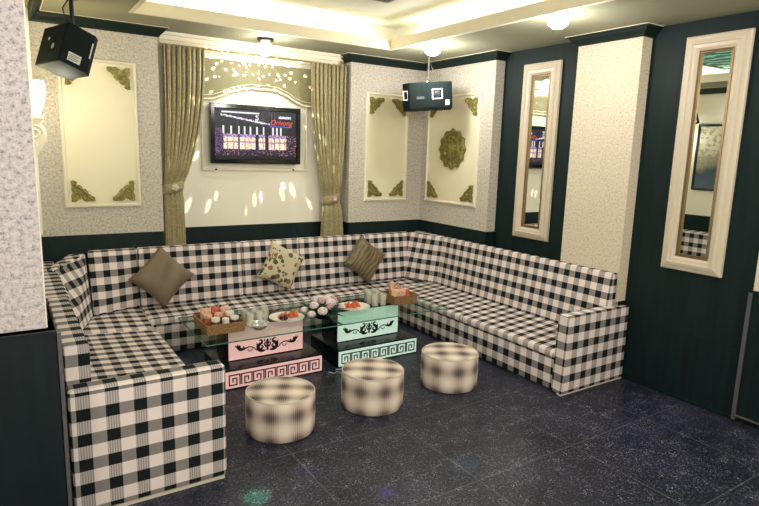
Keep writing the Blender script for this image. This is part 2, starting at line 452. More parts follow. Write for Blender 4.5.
# cream cornice above the television wall
cr = MB(); cr.box(1.12, 2.9, 5.14, 5.18, 2.44, CZ); cr.box(1.12, 2.9, 5.115, 5.18, 2.50, CZ); cr.box(1.12, 2.9, 5.08, 5.18, 2.535, CZ)
struct('trim_13', cr, 'moulding')
# television niche frame
fr = MB()
for a in ((1.50, 2.52, 1.44, 1.465), (1.50, 1.52, 1.465, 2.10), (2.50, 2.52, 1.465, 2.10)): fr.box(a[0], a[1], 5.16, 5.18, a[2], a[3])
struct('trim_14', fr, 'moulding', bevel=.004)
for x in (1.62, 2.37):
    tag(build(MB().lathe([(.008, 0), (.008, .012), (.005, .014)], (x, 0, 0), 10), 'frame_screw', 'black'), 'small dark screw head on the ledge below the television, %s one' % ('left' if x < 2 else 'right'), 'screw', 'screws on the television ledge')
    o = COL.objects[-1]; o.rotation_euler = (PI/2, 0, 0); o.location = (0, 5.161, 1.452)

# ------------------------------------------------------------------ framed wall panels with gold corners
def frame_loops(w, h, prof, mp):
    # prof: (inset from the outer edge, height); mp(u, v, h) -> 3d
    mb = MB(); k = len(prof); vs = []; fs = []
    for cu, cv in ((-1, -1), (1, -1), (1, 1), (-1, 1)):
        for d, hh in prof: vs.append(mp(cu*(w/2-d), cv*(h/2-d), hh))
    for i in range(4):
        j = (i+1) % 4
        for a in range(k-1): fs.append((i*k+a, i*k+a+1, j*k+a+1, j*k+a))
        fs.append((i*k+k-1, i*k, j*k, j*k+k-1))
    return mb.add(vs, fs)

def mapper(c, face):
    c = Vector(c)
    if face == '-y': return lambda u, v, h: (c.x+u, c.y-h, c.z+v)
    if face == '-x': return lambda u, v, h: (c.x-h, c.y-u, c.z+v)
    if face == '+x': return lambda u, v, h: (c.x+h, c.y+u, c.z+v)

def corner_ornament(mp, cu, cv, su, sv, size, parent):
    # carved leaf corner: lobed quarter fan with scrolls; (su, sv) point from the corner towards the panel's middle
    s = size
    P = [(0, .02), (0, .30), (.06, .42), (.01, .55), (.03, .74), (.0, .98), (.12, 1.0), (.22, .90), (.24, .78), (.34, .80), (.46, .70), (.50, .60), (.60, .60),
         (.70, .48), (.72, .38), (.80, .34), (.86, .24), (.98, .20), (1.0, .04), (.86, 0), (.74, .03), (.62, .0), (.50, .05), (.42, .15), (.30, .10), (.18, .0), (.04, 0)]
    mb = MB()
    mb.prism([(cu+su*a*s, cv+sv*b*s) for a, b in P], lambda u, v: mp(u, v, .0), lambda u, v: mp(u, v, .016))
    def curl(a, b, r, ph, turns=1.3, dr=1):
        pts = []
        for i in range(13):
            t = i/12; ang = ph+dr*t*turns*2*PI; q = r*(1-.8*t)
            pts.append(mp(cu+su*(a+q*math.cos(ang))*s, cv+sv*(b+q*math.sin(ang))*s, .018))
        mb.tube(pts, [.006*(1-.4*i/12)*s/.12 for i in range(13)], 6)
    curl(.14, .86, .1, 0); curl(.86, .13, .1, 1.5, dr=-1); curl(.28, .30, .17, 0, 1.6); curl(.20, .58, .12, 1, 1.2); curl(.58, .22, .12, 1, 1.2, -1); curl(.45, .45, .1, 2, 1)
    mb.tube([mp(cu+su*a*s, cv+sv*b*s, .02) for a, b in ((.04, .9), (.22, .74), (.42, .6), (.6, .43), (.74, .24), (.92, .1))], .006*s/.12, 6)
    return build(mb, 'corner_ornament', 'gold', parent, smooth=True)

def wall_panel(label, c, w, h, face, corners, size=.165):
    mp = mapper(c, face)
    t = thing('wall_panel', label, 'wall panel', c)
    mb = MB(); mb.prism([(-w/2+.01, -h/2+.01), (w/2-.01, -h/2+.01), (w/2-.01, h/2-.01), (-w/2+.01, h/2-.01)], lambda u, v: mp(u, v, 0), lambda u, v: mp(u, v, .008))
    build(mb, 'panel_board', 'panel', t)
    build(frame_loops(w, h, [(0, 0), (0, .012), (.006, .022), (.018, .024), (.024, .014), (.03, .008), (.03, 0)], mp), 'frame', 'moulding', t)
    mp2 = lambda u, v, hh: mp(u, v, hh+.0085)
    for a, b in corners:
        o = corner_ornament(mp2, a*(w/2-.045), b*(h/2-.045), -a, -b, size, t)
        if b > 0: pass
    return t, mp2
wall_panel('cream wall panel with gold carved corners on the left textured pillar, behind the hanging speaker', (.675, 5.0, 1.715), .545, 1.12, '-y', [(-1, -1), (1, -1), (1, 1), (-1, 1)])
wall_panel('narrow cream wall panel with gold corners on the back wall right of the curtains', (3.33, 5.0, 1.69), .52, 1.075, '-y', [(-1, -1), (1, -1), (1, 1), (-1, 1)])
pt, mp2 = wall_panel('wide cream wall panel with a round gold medallion on the right wall', (3.79, 4.505, 1.688), .785, 1.07, '-x', [(-1, -1), (1, -1), (1, 1), (-1, 1)])
md = MB(); c0 = (0.02, .01)
def medal(mb):
    cu, cv = c0
    def ring(r, hh, n=48, lob=0, amp=0): return [(cu+(r+amp*math.cos(lob*2*PI*k/n))*math.cos(2*PI*k/n), cv+(r+amp*math.cos(lob*2*PI*k/n))*math.sin(2*PI*k/n), hh) for k in range(n)]
    rs = [ring(.19, 0, lob=12, amp=.012), ring(.192, .014, lob=12, amp=.012), ring(.165, .026, lob=12, amp=.008), ring(.13, .016), ring(.105, .03), ring(.09, .018), ring(.07, .02), ring(.05, .036), ring(.02, .045), ring(.002, .046)]
    vs = [mp2(*p) for r in rs for p in r]; fs = []
    for i in range(len(rs)-1):
        for k in range(48): fs.append((i*48+k, i*48+(k+1) % 48, (i+1)*48+(k+1) % 48, (i+1)*48+k))
    fs.append(tuple(range(48))); fs.append(tuple((len(rs)-1)*48+k for k in range(48)))
    mb.add(vs, fs)
    for k in range(12):
        a = 2*PI*k/12
        pts = []
        for i in range(9):
            t = i/8; an = t*1.5*2*PI+a; q = .03*(1-.75*t)
            pts.append(mp2(cu+.155*math.cos(a)+q*math.cos(an), cv+.155*math.sin(a)+q*math.sin(an), .028))
        mb.tube(pts, .006, 6)
        mb.tube([mp2(cu+.055*math.cos(a+.2), cv+.055*math.sin(a+.2), .03), mp2(cu+.08*math.cos(a+.3), cv+.08*math.sin(a+.3), .034), mp2(cu+.1*math.cos(a+.2), cv+.1*math.sin(a+.2), .034)], [.003, .008, .004], 6)
medal(md); build(md, 'medallion', 'gold', pt, smooth=True, label='round gold carved medallion with petal scrolls')

# ------------------------------------------------------------------ mirrors
def mirror(label, yc, zc, w, h):
    t = thing('wall_mirror', label, 'mirror', (3.9, yc, zc)); mp = mapper((3.9, yc, zc), '-x')
    prof = [(0, 0), (0, .022), (.008, .03), (.03, .034), (.034, .042), (.055, .046), (.06, .038), (.08, .036), (.085, .03), (.098, .018), (.098, 0)]
    build(frame_loops(w, h, prof, mp), 'frame', 'frame', t)
    build(frame_loops(w-.194, h-.194, [(0, 0), (0, .024), (.005, .028), (.009, .02), (.012, .02), (.016, .022), (.018, .012), (.018, 0)], mp), 'bead', 'bronze', t, label='thin bronze bead round the glass')
    g = MB(); a, b = w/2-.1, h/2-.1
    g.prism([(-a, -b), (a, -b), (a, b), (-a, b)], lambda u, v: mp(u, v, .002), lambda u, v: mp(u, v, .008))
    build(g, 'mirror_glass', 'mirror', t)
mirror('tall cream framed mirror on the dark wall at the far right, the nearer one', 2.063, 1.683, .412, 1.548)
mirror('tall cream framed mirror on the dark wall between the two pillars, the farther one', 3.503, 1.683, .40, 1.495)

# ------------------------------------------------------------------ picture on the left wall (seen in the mirror)
t = thing('framed_picture', 'black framed sea landscape on the left wall, seen in the near mirror', 'picture', (.115, 3.75, 1.705))
mp = mapper((.115, 3.75, 1.705), '+x')
build(frame_loops(.87, .84, [(0, 0), (0, .02), (.01, .025), (.028, .02), (.03, .0)], mp), 'frame', 'black', t)
g = MB(); g.prism([(-.41, -.395), (.41, -.395), (.41, .395), (-.41, .395)], lambda u, v: mp(u, v, .002), lambda u, v: mp(u, v, .01)); build(g, 'painting', 'painting', t)

# ------------------------------------------------------------------ teal glass panel hanging in the ceiling tray
t = thing('ceiling_panel', 'dark framed teal wave glass panel in the ceiling tray', 'ceiling panel', (1.5, 2.5, ZT))
g = MB(); px0, px1, py0, py1 = .70, 2.41, 1.4, 3.66
for b in ((px0, px1, py0, py0+.05), (px0, px1, py1-.05, py1), (px0, px0+.05, py0+.05, py1-.05), (px1-.05, px1, py0+.05, py1-.05)): g.box(*b, 2.70, ZT)
build(g, 'frame', 'black', t)
build(MB().box(px0+.05, px1-.05, py0+.05, py1-.05, 2.708, 2.72), 'glass', 'teal', t)

# ------------------------------------------------------------------ television
t = thing('television', 'flat black television with a night street show on its screen', 'television', (1.99, 5.15, 1.76))
tx0, tx1, tz0, tz1 = 1.562, 2.42, 1.508, 2.025
bz = MB(); yb, yf = 5.172, 5.105
mpT = lambda u, v, h: ((tx0+tx1)/2+u, 5.14-h, (tz0+tz1)/2+v)
build(frame_loops(tx1-tx0, tz1-tz0, [(0, 0), (0, .034), (.004, .038), (.036, .038), (.040, .030), (.040, 0)], mpT), 'bezel', 'black_gloss', t)
build(MB().box(tx0+.01, tx1-.01, 5.125, 5.172, tz0+.01, tz1-.01), 'housing', 'black', t)
sx0, sx1, sz0, sz1 = tx0+.04, tx1-.04, tz0+.045, tz1-.04
em = {'n': emis('screen_night', (6, 16, 34), .8), 'w': emis('screen_white', (240, 240, 255), 1.6), 'y': emis('screen_yellow', (250, 228, 190), 1.9), 'm': emis('screen_magenta', (150, 96, 170), 1.0),
      'p': emis('screen_purple', (70, 50, 92), .8), 'g': emis('screen_green', (30, 60, 50), .9), 'r': emis('screen_red', (235, 80, 60), 1.8), 'b': emis('screen_blue', (90, 110, 225), 1.4), 'd': emis('screen_dusk', (40, 34, 62), .8), 'o': emis('screen_peach', (222, 150, 130), 1.2), 'v': emis('screen_lilac', (214, 180, 226), 1.3)}
keys = list(em); scr = MB()
NX, NZ = 100, 62
rr = random.Random(3)
def cell(i, j):   # i from the left, j from the top, both 0..1
    u, v = i/NX, j/NZ
    if .08 < u < .53 and .055 < v < .085: return 'w'
    if .77 < u < .93 and .10 < v < .15: return 'w' if rr.random() < .8 else 'b'
    if .07 < u < .66 and abs(v-(.12+.27*(u-.07))) < (.018 if u < .58 else .012): return 'w' if rr.random() < .85 else 'm'
    if v < .34:
        if abs(u-.5) < .02 and .1 < v < .22: return 'w' if rr.random() < .5 else 'd'
        return 'n' if rr.random() < .8 else ('g' if rr.random() < .5 else 'd')
    if u < .09 and .38 < v < .85: return 'm' if rr.random() < .4 else ('p' if rr.random() < .5 else 'n')
    if v < .50:
        for c in (.10, .19, .28, .35, .42, .50, .58, .70, .75, .8): 
            if abs(u-c) < .012: return 'w' if rr.random() < .75 else 'y'
        return 'g' if rr.random() < .3 else 'n'
    if .1 < u < .87 and v < .80:
        if abs(u-.50) < .022 or abs(u-.62) < .022 or abs(u-.28) < .008: return 'd'
        if v < .56: return 'v' if rr.random() < .5 else 'm'
        if abs((u*14) % 1-.5) > .44: return 'o'
        if abs(v-.66) < .012: return 'o' if rr.random() < .5 else 'v'
        return 'y' if rr.random() < .72 else rr.choice('wov')
    if v < .93: return rr.choice('pdnndnompdnp')
    return 'n'
for i in range(NX):
    for j in range(NZ):
        a, b = sx0+(sx1-sx0)*i/NX, sx0+(sx1-sx0)*(i+1)/NX; c, d = sz1-(sz1-sz0)*j/NZ, sz1-(sz1-sz0)*(j+1)/NZ
        scr.add([(a, 5.118, d), (b, 5.118, d), (b, 5.118, c), (a, 5.118, c)], [(0, 1, 2, 3)], keys.index(cell(i+.5, j+.5)))
scr.box(sx0, sx1, 5.119, 5.124, sz0, sz1, 0)
so = build(scr, 'screen', [em[k] for k in keys], t)
for u in (.27, .57, .68, .72): build(MB().box(sx0+(sx1-sx0)*u, sx0+(sx1-sx0)*u+.003, 5.1155, 5.117, sz0+.06, sz1-.02), 'screen_streak', em['m'], so)
def text_mesh(body, size, loc, rot, m, parent, name, extrude=.0008, shear=0):
    cu = bpy.data.curves.new(name, 'FONT'); cu.body = body; cu.size = size; cu.extrude = extrude; cu.shear = shear; cu.align_x = 'CENTER'; cu.align_y = 'CENTER'
    tmp = bpy.data.objects.new(name, cu); COL.objects.link(tmp); bpy.context.view_layer.update()
    dg = bpy.context.evaluated_depsgraph_get(); me = bpy.data.meshes.new_from_object(tmp.evaluated_get(dg)); bpy.data.objects.remove(tmp)
    me.materials.clear(); me.materials.append(M[m] if isinstance(m, str) else m)
    me.transform(Matrix.Translation(loc) @ rot.to_4x4()); me.name = name
    o = bpy.data.objects.new(name, me); COL.objects.link(o)
    if parent: o.parent = parent; o.location = -world_loc(parent)
    return o
RX = Matrix.Rotation(PI/2, 3, 'X')
text_mesh('Orivong', .066, (sx0+.80*(sx1-sx0), 5.1145, sz1-.235*(sz1-sz0)), RX, em['r'], so, 'neon_script', .001, .35)
build(MB().box(sx0+.66*(sx1-sx0), sx0+.93*(sx1-sx0), 5.1145, 5.116, sz1-.325*(sz1-sz0), sz1-.305*(sz1-sz0)), 'neon_underline', em['b'], so)
build(MB().box(1.97, 2.01, 5.0998, 5.103, tz0+.015, tz0+.021), 'maker_mark', 'ink', t)

# ------------------------------------------------------------------ curtains, valance
def curtain(name, label, top, tie, bot, cat='curtain'):
    # each: (x0, x1, z)
    rows = 44; cols = 96; nf = 8; vs = []; fs = []
    keys_ = [top, (*tie[:2], tie[2]+.0), bot]
    for r in range(rows+1):
        z = top[2]+(bot[2]-top[2])*r/rows
        if z > tie[2]:
            f = (top[2]-z)/(top[2]-tie[2]); g = f**2.3
            # the inner edge stays full and sweeps in near the tie
            x0 = top[0]+(tie[0]-top[0])*g; x1 = top[1]+(tie[1]-top[1])*g
        else:
            f = (tie[2]-z)/(tie[2]-bot[2]); g = f**.6
            x0 = tie[0]+(bot[0]-tie[0])*g; x1 = tie[1]+(bot[1]-tie[1])*g
        w = x1-x0; amp = .034*min(1, (w/.30))+.006
        for c in range(cols+1):
            u = c/cols; a = 2*PI*nf*u
            x = x0+w*u+.008*math.sin(a*2+r*.02); y = 5.085-amp*math.cos(a)*(1+.25*math.sin(3.1*u*7))-(.02 if abs(z-tie[2]) > .1 else 0)
            vs.append((x, y, z))
    for r in range(rows):
        for c in range(cols): k = r*(cols+1)+c; fs.append((k, k+1, k+cols+2, k+cols+1))
    t_ = thing(name, label, cat, ((bot[0]+bot[1])/2, 5.08, bot[2]))
    o = build(MB().add(vs, fs), 'cloth', 'curtain', t_, smooth=True)
    md_ = o.modifiers.new('thickness', 'SOLIDIFY'); md_.thickness = .003
    xm = (tie[0]+tie[1])/2; rw = (tie[1]-tie[0])/2+.012; tb = MB(); n = 28; pr = []
    for dz, rr_ in ((-.04, .0), (-.03, .008), (.03, .008), (.04, 0)): pr.append((rr_, dz))
    vs = []; fs = []
    for q, dz in pr:
        for k in range(n):
            a = 2*PI*k/n; vs.append((xm+(rw+q)*math.cos(a), 5.075+(.045+q)*math.sin(a), tie[2]+dz+.02*math.cos(a)))
    for i in range(len(pr)-1):
        for k in range(n): fs.append((i*n+k, i*n+(k+1) % n, (i+1)*n+(k+1) % n, (i+1)*n+k))
    o2 = build(tb.add(vs, fs), 'tieback', 'curtain', t_, smooth=True); o2.modifiers.new('thickness', 'SOLIDIFY').thickness = .004
    ro = MB().sphere((xm+.01, 5.02, tie[2]-.0), .02, 12, 8)
    for k in range(5):
        a = 2*PI*k/5; ro.sphere((xm+.01+.018*math.cos(a), 5.018, tie[2]+.018*math.sin(a)), .014, 8, 6)
    build(ro, 'rosette', 'piping' if top[0] < 2 else 'pink_petal', o2, smooth=True)
    return t_
curtain('curtain', 'olive satin curtain tied back on the left of the television', (1.17, 1.50, 2.45), (1.145, 1.295, 1.30), (1.135, 1.305, .72))
curtain('curtain', 'olive satin curtain tied back on the right of the television', (2.51, 2.86, 2.45), (2.665, 2.82, 1.175), (2.625, 2.865, .72))
t = thing('curtain_rail', 'thin dark curtain rail under the cream cornice', 'curtain rail', (2.0, 5.09, 2.46))
build(MB().box(1.14, 2.87, 5.088, 5.10, 2.452, 2.466), 'rail', 'bronze', t)
for x in (1.15, 2.86): build(MB().box(x-.01, x+.01, 5.095, 5.115, 2.45, 2.50), 'bracket', 'steel', t)
# scalloped valance board with cream edge
E_ = [(1.30, 2.05), (1.42, 2.045), (1.533, 2.055), (1.60, 2.062), (1.675, 2.09), (1.76, 2.13), (1.857, 2.158), (1.96, 2.178), (2.03, 2.172), (2.10, 2.178), (2.20, 2.17), (2.30, 2.135), (2.38, 2.09), (2.46, 2.06), (2.553, 2.055), (2.75, 2.05)]
t = thing('valance', 'olive scalloped valance board above the television', 'valance', (2.0, 5.16, 2.3))
vb = MB(); n = len(E_); vs = []; fs = []
for yy in (5.15, 5.178):
    for x, z in E_: vs.append((x, yy, z))
    for x, z in E_: vs.append((x, yy, 2.40))
for i in range(n-1):
    fs += [(i, i+1, n+i+1, n+i), (2*n+i+1, 2*n+i, 3*n+i, 3*n+i+1), (i+1, i, 2*n+i, 2*n+i+1), (n+i, n+i+1, 3*n+i+1, 3*n+i)]
build(vb.add(vs, fs), 'board', 'valance', t)
build(MB().tube([(x, 5.146, z) for x, z in E_], .012, 8), 'edge_moulding', 'moulding', t, smooth=True)
build(MB().tube([(x, 5.146, z+.035) for x, z in E_], .004, 6), 'edge_bead', 'moulding', t, smooth=True)

# ------------------------------------------------------------------ sofas
def cushion(p, name, parent, bevel=.022, off=(0, 0)):
    return build(MB().hexa(p), name, 'gingham' if name in ('armrest', 'side_rail') else 'gingham_fine', parent, bevel=bevel, seg=3, off=off)
def seat(x0, x1, y0, y1, zs, parent, off=(0, 0)):
    # zs: height at the corners (x0y0, x1y0, x1y1, x0y1)
    return cushion([(x0, y0, .252), (x1, y0, .252), (x1, y1, .252), (x0, y1, .252), (x0, y0, zs[0]), (x1, y0, zs[1]), (x1, y1, zs[2]), (x0, y1, zs[3])], 'seat_cushion', parent, .018, off)
def box8(x0, x1, y0, y1, z0, z1): return [(x0, y0, z0), (x1, y0, z0), (x1, y1, z0), (x0, y1, z0), (x0, y0, z1), (x1, y0, z1), (x1, y1, z1), (x0, y1, z1)]
F, B = .305, .35
# right run
t = thing('sofa', 'black and white gingham bench sofa along the right wall with a block armrest', 'sofa', (3.5, 3.7, 0), 'gingham sofa runs round the tables')
build(MB().box(3.205, 3.78, 2.575, 4.985, .01, .25).box(3.045, 3.205, 4.62, 4.985, .01, .25), 'base', 'gingham', t, bevel=.008, off=(.03, .0))
cushion(box8(3.185, 3.885, 2.472, 2.528, .01, .575)[:0] or [(3.185, 2.472, .012), (3.785, 2.472, .012), (3.785, 2.572, .012), (3.185, 2.572, .012), (3.205, 2.472, .575), (3.785, 2.472, .575), (3.785, 2.572, .575), (3.205, 2.572, .575)], 'armrest', t, .012, (.02, .02))
build(MB().box(3.78, 3.88, 2.474, 2.526, .012, .57), 'armrest_end', 'gingham', t, bevel=.008, off=(.02, .02))
build(MB().box(3.19, 3.88, 2.480, 2.52, .0, .012), 'foot_rail', 'piping', t)
seat(3.185, 3.70, 2.574, 3.553, (F, B, B, F), t); seat(3.185, 3.70, 3.557, 4.60, (F, B, B, F), t)
seat(3.045, 3.74, 4.602, 4.95, (F, F+.01, B, B), t)
cushion([(3.655, 2.53, .34), (3.785, 2.53, .34), (3.785, 4.47, .34), (3.655, 4.47, .34), (3.725, 2.53, .82), (3.785, 2.53, .82), (3.785, 4.47, .82), (3.72, 4.47, .82)], 'back_cushion', t, .014)
cushion([(3.045, 4.845, .34), (3.515, 4.845, .34), (3.56, 4.985, .34), (3.045, 4.985, .34), (3.045, 4.92, .82), (3.595, 4.92, .82), (3.62, 4.985, .82), (3.045, 4.985, .82)], 'back_cushion', t, .014, (.07, 0))
cushion([(3.655, 4.476, .34), (3.784, 4.476, .34), (3.784, 4.985, .34), (3.50, 4.86, .34), (3.72, 4.476, .82), (3.784, 4.476, .82), (3.784, 4.985, .82), (3.60, 4.925, .82)], 'back_cushion', t, .012)
# back run
t = thing('sofa', 'long black and white gingham bench sofa along the back wall under the television', 'sofa', (2.05, 4.8, 0), 'gingham sofa runs round the tables')
build(MB().box(.90, 3.04, 4.62, 4.985, .01, .25), 'base', 'gingham', t, bevel=.008, off=(.04, .0))
seat(.897, 2.333, 4.595, 4.95, (F, F, B, B), t); seat(2.338, 3.04, 4.595, 4.95, (F, F, B, B), t, (.05, 0))
for x0, x1, o_ in ((.895, 1.755, 0), (1.76, 2.315, .04), (2.32, 3.04, .02)):
    x1t = x1
    cushion([(x0, 4.845, .34), (x1, 4.845, .34), (x1, 4.985, .34), (x0, 4.985, .34), (x0, 4.92, .82), (x1t, 4.92, .82), (x1t, 4.985, .82), (x0, 4.985, .82)], 'back_cushion', t, .014, (o_, 0))
# left run
t = thing('sofa', 'gingham bench sofa on the left with a wide near armrest and thin side rail', 'sofa', (.5, 3.7, 0), 'gingham sofa runs round the tables')
build(MB().box(.19, .885, 2.755, 4.985, .01, .25), 'base', 'gingham', t, bevel=.008)
cushion(box8(.176, .862, 2.646, 2.75, .015, .60), 'armrest', t, .02, (.03, .01))
build(MB().box(.19, .85, 2.652, 2.74, 0, .015), 'foot_rail', 'piping', t)
cushion(box8(.178, .283, 2.755, 3.74, .03, .765), 'side_rail', t, .012, (0, .03)); cushion(box8(.165, .30, 3.745, 4.98, .03, .755), 'side_rail', t, .02, (0, .03))
seat(.288, .893, 2.755, 4.345, (.345, F, F, .345), t, (.03, 0)); seat(.305, .892, 4.35, 4.95, (B, F, B, B), t, (0, .06))
cushion([(.36, 4.18, .345), (.52, 4.70, .345), (.36, 4.80, .345), (.305, 4.25, .345), (.262, 4.52, .775), (.515, 4.915, .81), (.40, 4.98, .80), (.225, 4.60, .77)], 'corner_cushion', t, .02)
cushion([(.525, 4.715, .345), (.89, 4.865, .345), (.89, 4.985, .345), (.54, 4.985, .345), (.525, 4.90, .82), (.89, 4.925, .82), (.89, 4.985, .82), (.535, 4.985, .82)], 'back_cushion', t, .02)

# ------------------------------------------------------------------ throw cushions
def pillow(label, c, side, thick, tilt, spin, m, yaw=0):
    n = 20; vs = []; fs = []
    for sgn in (1, -1):
        for i in range(n+1):
            for j in range(n+1):
                u, v = -1+2*i/n, -1+2*j/n
                e = max(0, (1-u**4)*(1-v**4))**.55
                pin = 1-.10*(1-u*u)*(v*v)-.0; pin2 = 1-.10*(1-v*v)*(u*u)
                wr = .006*math.sin(7*u+3*v)*e
                vs.append((u*side/2*pin2, sgn*thick/2*e+wr, v*side/2*pin))
    N = (n+1)**2
    for i in range(n):
        for j in range(n):
            a = i*(n+1)+j; fs.append((a, a+1, a+n+2, a+n+1)); b = N+a; fs.append((b, b+n+1, b+n+2, b+1))
    mb = MB().add(vs, fs)
    me_o = build(mb, 'cushion', m, None, smooth=True)
    bm = bmesh.new(); bm.from_mesh(me_o.data); bmesh.ops.remove_doubles(bm, verts=bm.verts, dist=.0005); bmesh.ops.recalc_face_normals(bm, faces=bm.faces); bm.to_mesh(me_o.data); bm.free()
    me_o.name = 'throw_cushion'
    me_o.matrix_world = Matrix.Translation(c) @ Matrix.Rotation(yaw, 4, 'Z') @ Matrix.Rotation(tilt, 4, 'X') @ Matrix.Rotation(spin, 4, 'Y')
    tag(me_o, label, 'cushion', 'throw cushions on the back sofa'); return me_o
pillow('plain brown satin throw cushion standing on its corner, leftmost on the sofa', (1.045, 4.77, .60), .368, .13, -.15, PI/4, 'brown')
pillow('cream floral throw cushion leaning in the middle of the back sofa', (2.085, 4.78, .60), .36, .13, -.15, PI/4-.28, 'floral')
pillow('brown ribbed throw cushion leaning at the right end of the back sofa', (2.975, 4.78, .595), .36, .13, -.15, PI/4-.12, 'ribbed')

# ------------------------------------------------------------------ stools
def stool(label, c, yaw, off):
    r, h = .205, .248
    t = thing('round_stool', label, 'stool', (*c, 0), 'soft plaid drum stools')
    prof = [(r-.03, .0), (r-.006, .004), (r, .02), (r, .06), (r+.002, .12), (r, h-.02), (r-.006, h-.006), (r-.02, h), (r*.6, h+.004), (r*.2, h+.006), (.002, h+.006)]
    n = 48; mb = MB().lathe(prof, (c[0], c[1], 0), n, cap=True)
    o = build(mb, 'drum', 'stool', t, smooth=True)
    # wrap the pattern: round the side by arc length, flat on the top
    me = o.data; uvl = me.uv_layers[0]
    for p in me.polygons:
        top = abs(p.normal.z) > .7
        a0 = math.atan2(p.center.y+0*c[1]-c[1] if False else (p.center.y-c[1]+world_loc(t).y-world_loc(t).y), p.center.x-c[0])
        for li in p.loop_indices:
            v = me.vertices[me.loops[li].vertex_index].co; dx, dy = v.x-c[0], v.y-c[1]
            if top:
                uvl.data[li].uv = (dx*math.cos(yaw)-dy*math.sin(yaw)+off, dx*math.sin(yaw)+dy*math.cos(yaw)+off)
            else:
                a = math.atan2(dy, dx)
                while a-a0 > PI: a -= 2*PI
                while a-a0 < -PI: a += 2*PI
                uvl.data[li].uv = (a*.197+off, v.z+.035)
    pp = [(c[0]+(r-.004)*math.cos(2*PI*k/48), c[1]+(r-.004)*math.sin(2*PI*k/48), h-.007) for k in range(48)]
    build(MB().tube(pp, .004, 6, closed=True), 'piping', 'piping', t, smooth=True)
    return t
stool('soft plaid drum stool nearest the camera, left of three', (1.308, 3.01), .5, .02)
stool('soft plaid drum stool in front of the gap between the tables, middle of three', (1.97, 3.03), .6, .07)
stool('soft plaid drum stool near the right sofa, rightmost of three', (2.644, 3.05), .55, .11)

# ------------------------------------------------------------------ coffee tables
def greek(mb, x0, x1, z0, z1, y, n):
    # pairs of square spirals turned towards each other
    w = (x1-x0)/n; th = .0085; Hh = z1-z0
    def seg(a, b):
        X0, X1 = sorted((a[0], b[0])); Z0, Z1 = sorted((a[1], b[1])); mb.box(X0-th/2, X1+th/2, y-.003, y, Z0-th/2, Z1+th/2)
    for k in range(n):
        fl = k % 2; a = x0+k*w+w*.07; W = w*.86
        pts = [(1, 0), (1, 1), (0, 1), (0, 0), (.7, 0), (.7, .66), (.34, .66), (.34, .33)]
        q = [(a+(1-p if fl else p)*W, z0+v*Hh) for p, v in pts]
        for u, v in zip(q[:-1], q[1:]): seg(u, v)

def scroll(mb, xc, zc, s, y):
    # black acanthus scroll: mirrored halves round a central spindle
    sv = s*.66
    def tb(pts, rs):
        o = len(mb.v); mb.tube([(xc+a*s, 0, zc+b*sv) for a, b in pts], [r_*s for r_ in rs], 8)
        for i in range(o, len(mb.v)): v = mb.v[i]; mb.v[i] = (v[0], y+max(-.003, min(.003, v[1])), v[2])
    def flat(poly): mb.prism([(xc+a*s, zc+b*sv) for a, b in poly], lambda u, v: (u, y-.003, v), lambda u, v: (u, y+.003, v))
    tb([(0, -.34), (0, -.26), (0, -.16), (0, -.06), (0, .02), (0, .10), (0, .18), (0, .26), (0, .34)], [.02, .05, .035, .07, .035, .08, .05, .05, .015])
    for q in (-1, 1):
        # big swan necked curl
        tb([(q*a, b) for a, b in ((.08, -.30), (.16, -.33), (.27, -.30), (.36, -.18), (.37, -.04), (.30, .08), (.22, .14), (.20, .24), (.26, .32), (.34, .30))], [.02, .045, .06, .07, .07, .06, .05, .04, .035, .015])
        tb([(q*a, b) for a, b in ((.34, -.02), (.40, .08), (.42, .18))], [.05, .035, .012])
        tb([(q*a, b) for a, b in ((.30, -.2), (.22, -.18), (.17, -.10), (.20, -.02), (.26, -.04))], [.03, .04, .035, .03, .015])
        tb([(q*a, b) for a, b in ((.06, -.14), (.10, -.02), (.12, .10), (.08, .18))], [.02, .03, .03, .012])
        tb([(q*a, b) for a, b in ((.10, .22), (.13, .30), (.09, .34))], [.025, .025, .012])
        tb([(q*a, b) for a, b in ((.42, -.26), (.50, -.10), (.60, .0), (.72, .03), (.84, -.02), (.94, -.06), (1.04, -.05), (1.12, .02))], [.014, .02, .022, .024, .03, .05, .06, .05])
        tb([(q*a, b) for a, b in ((.58, -.10), (.62, -.20), (.70, -.22), (.76, -.15), (.72, -.09))], [.018, .018, .018, .015, .01])
        for dx, dz in ((.20, .22), (.12, .26), (.02, .22)): tb([(q*1.06, -.02), (q*(1.04+dx*.6), dz*.5), (q*(1.04+dx), dz)], [.045, .04, .01])
        tb([(q*.94, -.04), (q*.90, .06), (q*.92, .13)], [.04, .03, .01])

